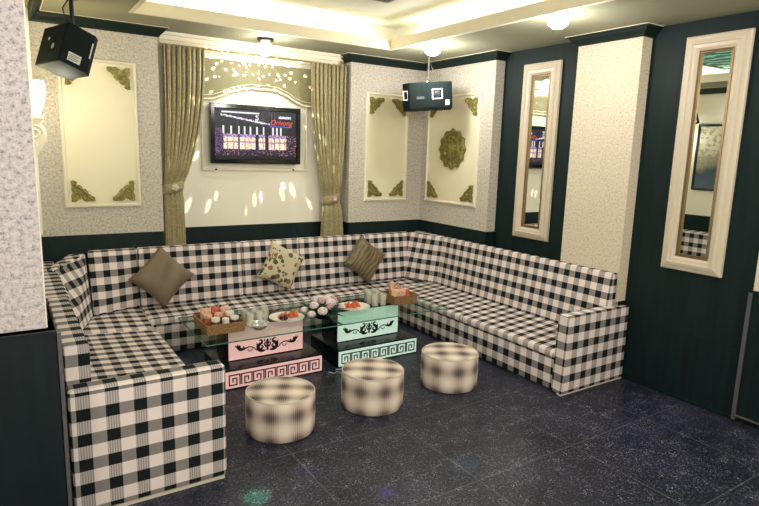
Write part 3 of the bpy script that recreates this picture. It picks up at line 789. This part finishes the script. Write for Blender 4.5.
def coffee_table(label, xc, m, group, gl):
    t = thing('coffee_table', label, 'coffee table', (xc, 3.95, 0), group)
    build(MB().box(xc-.375, xc+.375, 3.695, 4.16, .0, .14), 'plinth', 'table', t, bevel=.004)
    build(MB().box(xc-.295, xc+.295, 3.862, 4.12, .14, .392), 'body', 'table', t, bevel=.003)
    k = build(MB().box(xc-.368, xc+.368, 3.685, 3.695, .012, .128), 'plinth_panel', m, t, label='%s backlit strip with a black greek key border' % ('pink' if m == 'pink' else 'mint green'))
    g = MB(); greek(g, xc-.35, xc+.35, .034, .106, 3.685, 8); build(g, 'greek_key', 'scroll', k)
    k = build(MB().box(xc-.288, xc+.288, 3.852, 3.862, .148, .388), 'front_panel', m, t, label='%s backlit panel with a black scroll' % ('pink' if m == 'pink' else 'mint green'))
    g = MB(); scroll(g, xc+.003, .226, .200, 3.852); build(g, 'scroll_ornament', 'scroll', k)
    x0, x1 = gl
    gt = build(MB().box(x0, x1, 3.505, 4.20, .404, .412), 'glass_top', 'tableglass', t)
    e = MB(); 
    e.box(x0, x1, 3.502, 3.5048, .404, .412); e.box(x0-.0028, x0, 3.502, 4.2, .404, .412); e.box(x1, x1+.0028, 3.502, 4.2, .404, .412); e.box(x0, x1, 4.2002, 4.203, .404, .412)
    build(e, 'polished_edge', 'glassedge', gt)
    for sx in (-.2, .2):
        for yy in (3.9, 4.08): build(MB().lathe([(.018, 0), (.018, .012)], (xc+sx, yy, .392), 12), 'spacer', 'steel', t)
coffee_table('glass topped black coffee table with pink panels, the left one', 1.567, 'pink', 'two glass coffee tables', (1.02, 2.0))
coffee_table('glass topped black coffee table with mint green panels, the right one', 2.452, 'mint', 'two glass coffee tables', (2.012, 2.99))
GT = .4125

# ------------------------------------------------------------------ things on the tables
def basket(label, c, w, d, h, group=None):
    t = thing('wicker_basket', label, 'basket', (*c, GT), group); x, y = c
    mb = MB(); z = GT
    mb.box(x-w/2, x+w/2, y-d/2, y+d/2, z, z+.006); build(mb, 'bottom', 'wicker', t)
    nn = 8; wl = MB()
    for k in range(nn):
        zz = z+.008+k*(h-.01)/(nn-1); e = .004*k/nn+.002*(k % 2)
        wl.tube([(x-w/2-e, y-d/2-e, zz), (x+w/2+e, y-d/2-e, zz), (x+w/2+e, y+d/2+e, zz), (x-w/2-e, y+d/2+e, zz)], .0055, 6, closed=True)
    build(wl, 'woven_wall', 'wicker', t, smooth=True)
    build(MB().tube([(x-w/2-.006, y-d/2-.006, z+h), (x+w/2+.006, y-d/2-.006, z+h), (x+w/2+.006, y+d/2+.006, z+h), (x-w/2-.006, y+d/2+.006, z+h)], .008, 6, closed=True), 'rim', 'wicker', t, smooth=True)
    return t
basket('square brown wicker basket packed with snack jars on the pink table', (1.205, 3.83), .25, .30, .065)
basket('brown wicker basket of wrapped snacks at the right end of the green table', (2.745, 3.86), .215, .2, .07)

def jar_at(x, y, z, r, h, body, lid, label, group):
    t = thing('snack_jar', label, 'jar', (x, y, z), group)
    build(MB().lathe([(r*.9, 0), (r, .006), (r, h*.72), (r*.86, h*.8)], (x, y, z), 16), 'body', body, t, smooth=True)
    build(MB().lathe([(r*.95, h*.8), (r*.98, h*.82), (r*.98, h), (r*.9, h+.004)], (x, y, z), 16), 'lid', lid, t, smooth=True)
    return t
zz = GT+.0065
places = [('front left, dark jar with a white lid', 1.20, 3.775, .030, .095, 'amber', 'whitelid'), ('front middle, white jar', 1.27, 3.775, .024, .085, 'whitelid', 'whitelid'), ('front right, dark jar with a white lid', 1.335, 3.785, .030, .09, 'plum', 'whitelid'),
          ('middle left, red jar', 1.175, 3.865, .030, .10, 'red', 'peach'), ('middle, brown jar with a peach lid', 1.25, 3.865, .030, .10, 'amber', 'peach'), ('middle right, red jar', 1.33, 3.87, .032, .10, 'red', 'whitelid')]
for nm, x, y, r, h, b, l in places:
    x -= .052; y -= .05
    jar_at(x, y, zz, r, h, b, l, 'snack jar in the left wicker basket, '+nm, 'snack jars in the left wicker basket')
def packet(x, y, z, s, rot, m, label, group):
    # crimped snack packet standing up
    n = 8; vs = []; fs = []
    for sg in (1, -1):
        for i in range(n+1):
            for j in range(n+1):
                u, v = -1+2*i/n, -1+2*j/n; e = max(0, (1-v**4)*(1-u**6))**.6
                vs.append((u*s*.42*(1+.06*v*v), sg*s*.20*e, v*s*.55+.004*math.sin(9*u)*(v*v)))
    N = (n+1)**2
    for i in range(n):
        for j in range(n):
            a = i*(n+1)+j; fs.append((a, a+1, a+n+2, a+n+1)); b = N+a; fs.append((b, b+n+1, b+n+2, b+1))
    o = build(MB().add(vs, fs), 'snack_packet', m, None, smooth=True)
    o.matrix_world = Matrix.Translation((x, y, z+s*.56)) @ Matrix.Rotation(rot, 4, 'Z') @ Matrix.Rotation(-.2, 4, 'X')
    return tag(o, label, 'snack packet', group)
for k, (x, y, nm, m) in enumerate(((1.185, 3.955, 'at its left', 'peach'), (1.255, 3.965, 'in its middle', 'red'), (1.325, 3.955, 'at its right', 'peach'))):
    packet(x-.05, y-.05, zz+.03, .085, .3*k-.2, m, 'crumpled snack packet at the back of the left wicker basket, '+nm, 'snack packets in the left wicker basket')
for k, (x, y, z, s, m, nm) in enumerate(((2.68, 3.84, .02, .085, 'peach', 'front left'), (2.745, 3.835, .02, .08, 'peach', 'front middle'), (2.805, 3.84, .02, .07, 'red', 'front right'), (2.70, 3.915, .03, .12, 'peach', 'back left, the tallest'), (2.785, 3.915, .02, .095, 'peach', 'back right'))):
    packet(x+.002, y-.02, zz+z, s, .5*k-.7, m, 'wrapped snack packet standing in the right wicker basket, '+nm, 'snack packets in the right wicker basket')

def tumbler_mesh(r, h):
    return MB().lathe([(r*.78, 0), (r*.8, .004), (r, h), (r*.94, h), (r*.74, .01), (.002, .009)], (0, 0, 0), 20, cap=False)
g0 = build(tumbler_mesh(.033, .095), 'drinking_glass', 'glassware', None, smooth=True)
gl_places = [((1.445, 3.84), 'front left', 0), ((1.52, 3.84), 'front right', 0), ((1.44, 3.92), 'back left', 0), ((1.515, 3.925), 'back middle', 0), ((1.59, 3.93), 'back right', 0),
             ((2.47, 3.89), 'front left', 1), ((2.545, 3.885), 'front right', 1), ((2.47, 3.975), 'middle left', 1), ((2.545, 3.97), 'middle right', 1), ((2.50, 4.055), 'back left', 1), ((2.575, 4.055), 'back right', 1)]
for k, ((x, y), nm, w_) in enumerate(gl_places):
    o = g0 if k == 0 else g0.copy()
    if k: COL.objects.link(o)
    o.location = (x-.04, y-.07, GT) if w_ == 0 else (x+.02, y-.06, GT)
    tag(o, 'clear drinking glass in the cluster on the %s table, %s' % (('pink', 'mint green')[w_], nm), 'glass', ('clear glasses beside the left wicker basket', 'clear glasses beside the right wicker basket')[w_])
# cut glass bowl in front of the left glasses
bw = MB(); n = 32; pr = [(.03, 0), (.032, .006), (.055, .012), (.082, .045), (.078, .045), (.05, .018), (.002, .014)]
bw.lathe(pr, (1.425, 3.665, GT), n, cap=False)
tag(build(bw, 'glass_bowl', 'glassware', None, smooth=True), 'clear glass bowl in front of the glasses on the pink table', 'bowl')

def plate(label, x, y, r): 
    t = build(MB().lathe([(r*.55, 0), (r*.6, .004), (r, .02), (r, .024), (r*.62, .009), (.002, .007)], (x, y, GT), 36), 'plate', 'china', None, smooth=True)
    return tag(t, label, 'plate', 'white snack plates')
plate('round white plate of sliced fruit on the pink table', 1.70, 3.80, .13)
plate('round white plate of sliced fruit on the green table, right of the flowers', 2.29, 3.83, .13)
def slice_mesh():
    mb = MB(); n = 12; vs = []; fs = []
    R, r_ = .05, .03
    for i in range(n+1):
        a = PI*i/n
        for q, hh in ((R, 0), (R, .004), (r_*.2, .038), (r_*.2, .0)): vs.append((q*math.cos(a), q*math.sin(a)*.7, hh))
    for i in range(n):
        for j in range(4): fs.append((i*4+j, i*4+(j+1) % 4, (i+1)*4+(j+1) % 4, (i+1)*4+j))
    fs += [(0, 1, 2, 3), tuple(n*4+j for j in (3, 2, 1, 0))]
    return mb.add(vs, fs)
s0 = build(slice_mesh(), 'fruit_slice', 'fruit', None, smooth=True); first = True
for px, py, nm in ((1.735, 3.84, 'on the pink table'), (2.29, 3.87, 'on the green table')):
    for k, dx in enumerate((-.056, -.019, .019, .056)):
        o = s0 if first else s0.copy()
        if not first: COL.objects.link(o)
        first = False
        o.location = (px+dx, py-.01+.012*(k % 2), GT+.0095+.0015*k); o.rotation_euler = (0, 0, 1.3+.1*k)
        tag(o, 'orange red fruit slice fanned on the white plate '+nm, 'fruit slice', 'fruit slices on the plate '+nm)
pl_ = MB(); 
for q, (x, y) in enumerate(((1.645, 3.775), (1.67, 3.752), (1.68, 3.785))):
    tag(build(MB().sphere((x, y, GT+.026), .016, 12, 8), 'plum', 'plum', None, smooth=True), 'small dark plum at the front left of the fruit plate on the pink table', 'plum', 'plums on the left plate')

# flowers
def flower_arrangement():
    x, y = 1.955, 3.72
    # stands across the joint on a small dark tray
    t = thing('flower_arrangement', 'low bunch of white and pink carnations with dark leaves between the tables', 'flowers', (x, y, GT))
    build(MB().lathe([(.05, 0), (.07, .01), (.078, .045), (.07, .045), (.06, .02), (.002, .02)], (x, y, GT), 24), 'bowl', 'black_gloss', t, smooth=True)
    rr = random.Random(5); lv = MB()
    for k in range(95):
        a = rr.random()*2*PI; el = rr.uniform(-.1, 1.0); L_ = rr.uniform(.09, .19); w_ = .022
        d = Vector((math.cos(a)*math.cos(el), math.sin(a)*math.cos(el), math.sin(el)*.75)); s_ = Vector((-math.sin(a), math.cos(a), 0))
        b = Vector((x, y, GT+.045)); up = Vector((0, 0, 1))
        p = [b, b+d*L_*.5+s_*w_+up*.008, b+d*L_-up*.01, b+d*L_*.5-s_*w_+up*.008, b+d*L_*.5-up*.004]
        for v_ in p: v_.z = max(v_.z, GT+.003)
        lv.add(p, [(0, 1, 4), (1, 2, 4), (2, 3, 4), (3, 0, 4)])
    build(lv, 'leaves', 'leaf', t)
    def carn(c, r, m):
        mb = MB(); n, m_ = 18, 9; vs = []; fs = []
        for i in range(m_+1):
            for k in range(n):
                th = PI*i/m_; ph = 2*PI*k/n
                q = r*(1+.13*math.sin(5*ph+i*2.3)*math.sin(th)+.07*math.sin(9*ph-i*1.7))
                vs.append((c[0]+q*math.sin(th)*math.cos(ph), c[1]+q*math.sin(th)*math.sin(ph), c[2]+q*.8*math.cos(th)))
        for i in range(m_):
            for k in range(n): fs.append((i*n+k, i*n+(k+1) % n, (i+1)*n+(k+1) % n, (i+1)*n+k))
        mb.add(vs, fs); build(mb, 'flower', m, t)
    spots = [(-.10, -.06, .075, .026, 'petal'), (-.035, -.075, .095, .032, 'petal'), (-.06, -.005, .13, .03, 'petal'), (.0, .02, .155, .028, 'pink_petal'), (.045, -.02, .14, .034, 'petal'), (.02, -.05, .12, .028, 'pink_petal'),
             (.085, .02, .125, .028, 'pink_petal'), (.115, -.03, .09, .024, 'petal'), (-.03, .05, .165, .024, 'petal'), (.05, .05, .16, .026, 'petal'), (.1, .06, .14, .024, 'pink_petal'), (-.11, .03, .09, .022, 'petal')]
    for dx, dy, dz, r, m in spots: carn((x+dx*1.25, y+dy*1.1, GT+dz*.82), r*1.12, m)
flower_arrangement()

# small cable on the floor
cb = MB().tube([(1.97, 3.64, .006), (2.0, 3.60, .006), (2.03, 3.62, .006), (2.05, 3.57, .006), (2.09, 3.60, .006), (2.12, 3.65, .006), (2.04, 3.66, .006)], .004, 6)
tag(build(cb, 'cable', 'cable', None, smooth=True), 'short white cable on the floor by the green table', 'cable')

# ------------------------------------------------------------------ speakers
def oriented(mb_local, name, m, R, c, parent, bevel=0, **k):
    mb = MB(); mb.f = mb_local.f; mb.mi = mb_local.mi; mb.v = [tuple(Vector(c)+R @ Vector(v)) for v in mb_local.v]
    return build(mb, name, m, parent, bevel=bevel, **k)
R = Matrix(((0.8745440012239695, -0.39360961705941067, 0.2832741768717301), (0.3580847801029528, 0.918057146169167, 0.17013631777578547), (-0.32702917328844827, -0.04735552476773131, 0.9438269831342069)))
c = Vector((.4125, 4.25, 2.2059)); w, d, h = .2072, .2929, .2489
t = thing('loudspeaker', 'black box loudspeaker hanging tilted from the ceiling at the top left', 'speaker', tuple(c), 'two ceiling loudspeakers')
W2, D2, H2, K = w/2, d/2, h/2, .035
poly = [(-W2, -D2), (W2-K, -D2), (W2, -D2+K), (W2, D2-K*1.6), (W2-K*1.6, D2), (-W2, D2)]
b = MB(); b.prism([(x, y) for x, y in poly], lambda u, v: (u, v, -H2), lambda u, v: (u, v, H2))
oriented(b, 'cabinet', 'speaker', R, c, t, bevel=.005)
g = MB().box(-W2-.004, -W2-.0005, -D2+.012, D2-.012, -H2+.012, H2-.012); oriented(g, 'grille', 'grille', R, c, t)
for (yy, zz_, r_) in ((-.02, .03, .022), (.03, .035, .012), (-.035, -.02, .018), (.02, -.03, .026)):
    mb = MB(); mb.lathe([(r_, 0), (r_, .004), (r_*.6, .006), (.002, .002)], (0, 0, 0), 16); mb.v = [(-W2-.004-v[2], yy+v[0], zz_+v[1]) for v in mb.v]
    oriented(mb, 'driver_ring', 'steel' if r_ < .02 else 'grille', R, c, t, smooth=True)
lb = MB().box(-.065, .015, -D2-.002, -D2-.0002, -.098, -.045); lo = oriented(lb, 'rating_label', 'label', R, c, t)
mk = MB()
for k in range(4): mk.box(-.058, .006-.012*(k % 2), -D2-.003, -D2-.0021, -.056-.01*k-.003, -.056-.01*k)
oriented(mk, 'label_print', 'ink', R, c, lo)
oriented(MB().box(.058, .066, -D2-.002, -D2-.0002, -.03, .07), 'badge_strip', 'label', R, c, t)
br = MB(); top = c+R @ Vector((0, 0, H2)); br.tube([(top.x, top.y, top.z-.01), (top.x+.0, top.y, 2.56)], .013, 10); br.tube([(top.x-.03, top.y+.02, 2.38), (top.x-.05, top.y, 2.47), (top.x, top.y, 2.55)], .005, 6)
br.lathe([(.045, 0), (.045, .01), (.02, .014), (.02, .03)], (top.x, top.y, 2.528), 16)
br.box(top.x-.022, top.x+.022, top.y-.02, top.y+.02, top.z-.004, top.z+.05)
build(br, 'ceiling_bracket', 'black', t)

c = Vector((3.37, 4.40, 2.165)); yaw = math.radians(-36)
R = Matrix.Rotation(yaw, 3, 'Z') @ Matrix.Rotation(math.radians(-4), 3, 'Y')
t = thing('loudspeaker', 'wide black loudspeaker hanging from the ceiling in the right back corner', 'speaker', tuple(c), 'two ceiling loudspeakers')
W2, D2, H2 = .225, .14, .118
b = MB(); poly = [(-W2, -D2+.07), (-W2+.06, -D2+.008), (-W2+.16, -D2), (W2-.1, -D2), (W2-.002, -D2+.02), (W2, D2), (-W2, D2)]
b.prism(poly, lambda u, v: (u, v, -H2), lambda u, v: (u, v, H2)); oriented(b, 'cabinet', 'speaker', R, c, t, bevel=.008)
oriented(MB().box(-W2+.162, W2-.102, -D2-.004, -D2-.0003, -H2+.015, H2-.015), 'grille', 'grille', R, c, t)
fr = MB(); 
def port(x0, x1, z0, z1, y):
    f_ = MB(); q = .008
    for a in ((x0, x1, z0, z0+q), (x0, x1, z1-q, z1), (x0, x0+q, z0+q, z1-q), (x1-q, x1, z0+q, z1-q)): f_.box(a[0], a[1], y-.006, y, a[2], a[3])
    return f_
p_ = oriented(port(.04, .135, -.035, .055, -D2-.0042), 'port_frame', 'label', R, c, t, label='white square port frame')
hn = MB(); hn.lathe([(.03, 0), (.03, .004), (.012, .012), (.002, .012)], (0, 0, 0), 16); hn.v = [(.0875+v[0], -D2-.0045-v[2]*.4, .01+v[1]) for v in hn.v]
oriented(hn, 'tweeter', 'black', R, c, p_, smooth=True)
oriented(port(-W2+.004, -W2+.05, -.035, .05, -D2+.03), 'port_frame', 'label', R @ Matrix.Rotation(0, 3, 'Z'), c, t, label='small white port frame at the left end')
oriented(MB().box(-.10, -.03, -D2-.0055, -D2-.0042, -.03, -.008), 'badge', 'ink', R, c, t)
oriented(MB().box(W2-.075, W2-.03, -D2-.001+.008, -D2+.02, -.09, -.045), 'sticker', 'label', R, c, t)
br = MB(); br.tube([(c.x, c.y, c.z+H2-.005), (c.x, c.y, 2.56)], .011, 10); br.lathe([(.04, 0), (.04, .01), (.018, .014), (.018, .03)], (c.x, c.y, 2.528), 16)
br.lathe([(.02, 0), (.024, .01), (.024, .03), (.015, .04)], (c.x, c.y, c.z+H2-.004), 12)
br.tube([(c.x, c.y+.02, 2.53), (c.x+.06, c.y+.03, 2.44), (c.x+.1, c.y, 2.36), (c.x+.13, c.y-.02, c.z+H2)], .003, 6)
build(br, 'ceiling_bracket', 'steel', t)
for q in (-.13, .1): oriented(MB().box(q, q+.03, -.06, -.02, -H2-.015, -H2+.002), 'foot', 'black', R, c, t)

# ------------------------------------------------------------------ lamps
def point(loc, power, r=.05, col=(1, .965, .91), name="lamp"):
    ld = bpy.data.lights.new(name, 'POINT'); ld.energy = power; ld.shadow_soft_size = r; ld.color = col
    o = bpy.data.objects.new(name, ld); COL.objects.link(o); o.location = loc; return o
def area(loc, rot, sx, sy, power, col=(1, .95, .84), name='lamp_glow', spread=None):
    ld = bpy.data.lights.new(name, 'AREA'); ld.shape = 'RECTANGLE'; ld.size = sx; ld.size_y = sy; ld.energy = power; ld.color = col
    o = bpy.data.objects.new(name, ld); COL.objects.link(o); o.location = loc; o.rotation_euler = rot; return o
def ceiling_lamp(label, x, y, power, r=.045):
    t = thing('ceiling_lamp', label, 'lamp', (x, y, CZ), 'round ceiling lamps')
    build(MB().lathe([(r+.02, 0), (r+.02, -.008), (r+.004, -.014), (r+.004, 0)], (x, y, CZ), 24), 'rim', 'moulding', t, smooth=True)
    build(MB().lathe([(r, -.008), (r*1.02, -.03), (r*.9, -.06), (r*.5, -.082), (.002, -.09)], (x, y, CZ), 24), 'bulb', 'bulb', t, smooth=True)
    p = point((x, y, CZ-.22), power, .06); return t
ceiling_lamp('glowing round ceiling lamp in the back right corner above the wide loudspeaker', 3.17, 4.09, 19, .075)
ceiling_lamp('glowing round ceiling lamp above the right hand pillar', 3.11, 2.70, 13, .07)
ceiling_lamp('round ceiling lamp over the middle of the room, behind the camera', .45, .5, 52)
ceiling_lamp('round ceiling lamp near the right wall, behind the camera', 3.2, .3, 30)
ceiling_lamp('round ceiling lamp by the left wall, behind the camera', -1.2, .3, 34)
ceiling_lamp('round ceiling lamp at the front of the room, behind the camera', 1.6, .1, 52)
ceiling_lamp('round ceiling lamp at the front wall, behind the camera', 1.2, -1.3, 45)

# disco ball lamp in front of the cornice
t = thing('disco_light', 'small glowing disco light hanging from the ceiling above the television', 'light', (1.955, 4.82, CZ))
build(MB().lathe([(.07, .015), (.07, -.02), (.05, -.03), (.03, -.04)], (1.955, 4.82, CZ), 24), 'base', 'black', t, smooth=True)
build(MB().sphere((1.955, 4.82, CZ-.085), .06, 20, 12), 'globe', 'bulb', t, smooth=True)
point((1.955, 4.70, CZ-.24), 9, .05)
# its speckled beam on the wall: a spot lamp with a dotted lens
ld = bpy.data.lights.new('disco_beam', 'SPOT'); ld.energy = 190; ld.spot_size = math.radians(125); ld.spot_blend = .4; ld.shadow_soft_size = .004
ld.use_nodes = True; nt = ld.node_tree; em_ = [n for n in nt.nodes if n.type == 'EMISSION'][0]
tc = nt.nodes.new('ShaderNodeTexCoord'); vo = nt.nodes.new('ShaderNodeTexVoronoi'); vo.inputs['Scale'].default_value = 12
nt.links.new(tc.outputs['Normal'], vo.inputs['Vector'])
lt = nt.nodes.new('ShaderNodeMath'); lt.operation = 'LESS_THAN'; lt.inputs[1].default_value = .25; nt.links.new(vo.outputs['Distance'], lt.inputs[0])
mr = nt.nodes.new('ShaderNodeMix'); mr.data_type = 'RGBA'; mr.inputs[0].default_value = .45; mr.inputs[6].default_value = (1, .95, .8, 1); nt.links.new(vo.outputs['Color'], mr.inputs[7])
nt.links.new(mr.outputs[2], em_.inputs['Color']); nt.links.new(lt.outputs[0], em_.inputs['Strength'])
o = bpy.data.objects.new('disco_beam', ld); COL.objects.link(o); o.location = (1.955, 4.72, CZ-.17); o.rotation_euler = (math.radians(62), 0, 0)

# wall sconce on the left wall
sy_ = 4.5
t = thing('wall_sconce', 'white carved wall sconce with a glowing shade at the left wall', 'lamp', (.115, sy_, 1.6))
prof = [(.0, .26), (.15, .26), (.155, .235), (.135, .225), (.155, .20), (.165, .16), (.16, .12), (.14, .07), (.11, .03), (.085, -.01), (.09, -.04), (.08, -.06), (.055, -.06), (.05, -.03), (.0, -.03)]
b = MB(); b.prism(prof, lambda u, v: (.115+u, sy_-.045, 1.54+v), lambda u, v: (.115+u, sy_+.045, 1.54+v))
for s_ in (-1, 1):
    b.tube([(.115+.095+.052*(1-.8*k/14)*math.cos(k*.75), sy_+s_*.047, 1.54+.165+.052*(1-.8*k/14)*math.sin(k*.75)) for k in range(15)], .010, 6)
    for q in (0, 1, 2): b.tube([(.115+.025+.03*q+.02*math.sin(j*.5), sy_+s_*.047, 1.54+.10-.02*j+.01*q) for j in range(7)], [.010-.001*j for j in range(7)], 6)
    b.tube([(.115+.03+.02*(1-.8*k/10)*math.cos(k*.8), sy_+s_*.047, 1.54+.02+.02*(1-.8*k/10)*math.sin(k*.8)) for k in range(11)], .005, 6)
b.box(.115, .265, sy_-.075, sy_+.075, 1.795, 1.815)
build(b, 'bracket', 'moulding', t, bevel=.004)
build(MB().lathe([(.045, 0), (.055, .03), (.078, .10), (.085, .2), (.08, .22), (.078, .2), (.07, .1), (.045, .03)], (.205, sy_, 1.817), 24), 'shade', 'shade', t, smooth=True)
point((.36, sy_-.12, 1.96), 5, .07, (1, .96, .78))
build(MB().box(.115, .125, sy_-.06, sy_+.06, 1.15, 1.48), 'back_plate', 'cream', t, bevel=.004)

# coloured beams of the disco projector that fall on the floor
t = thing('disco_projector', 'black disco projector on the ceiling behind the camera', 'light', (.4, 1.4, ZT), None)
build(MB().box(.3, .5, 1.3, 1.5, 2.66, ZT), 'housing', 'black', t, bevel=.01)
build(MB().lathe([(.05, 0), (.07, -.02), (.06, -.06), (.002, -.08)], (.4, 1.4, 2.66), 20), 'lens_dome', 'black_gloss', t, smooth=True)
for (x, y), c_, p_, a_ in (((.93, 2.42), (.25, 1, .4), 2600, 3.4), ((1.23, 2.50), (.9, .25, .7), 700, 3.4), ((1.49, 2.13), (.6, .25, 1), 1000, 2.4), ((2.0, 2.13), (.7, 1, .9), 900, 3.4), ((3.30, 2.0), (.75, .45, 1), 200, 12)):
    ld = bpy.data.lights.new('disco_beam', 'SPOT'); ld.energy = p_; ld.color = c_; ld.spot_size = math.radians(a_); ld.spot_blend = 1; ld.shadow_soft_size = .01
    o = bpy.data.objects.new('disco_beam', ld); COL.objects.link(o); o.location = (.4, 1.4, 2.56)
    o.rotation_euler = (Vector((x, y, 0))-Vector(o.location)).to_track_quat('-Z', 'Y').to_euler()

# cove light
zc = CZ+.10
def cove(loc, out, sx, sy, power):
    o = area(loc, (0, 0, 0), sx, sy, power); d = Vector((out[0], out[1], .55)).normalized()
    o.rotation_euler = d.to_track_quat('-Z', 'Y').to_euler()
    return o
cove((1.95, cy1+.05, zc), (0, 1), 2.1, .03, 6); cove((1.95, cy0-.05, zc), (0, -1), 2.1, .03, 6)
cove((cx1+.05, 2.55, zc), (1, 0), 3.8, .03, 10) ; cove((cx0-.05, 2.55, zc), (-1, 0), 3.8, .03, 10)

# ------------------------------------------------------------------ world and output look
wd = bpy.data.worlds.new('world'); SC.world = wd; wd.use_nodes = True
wd.node_tree.nodes['Background'].inputs[0].default_value = (.5, .6, .7, 1); wd.node_tree.nodes['Background'].inputs[1].default_value = .05
SC.view_settings.view_transform = 'Standard'; SC.view_settings.look = 'None'; SC.view_settings.gamma = 1; SC.view_settings.use_curve_mapping = False
SC.view_settings.exposure = 0.1
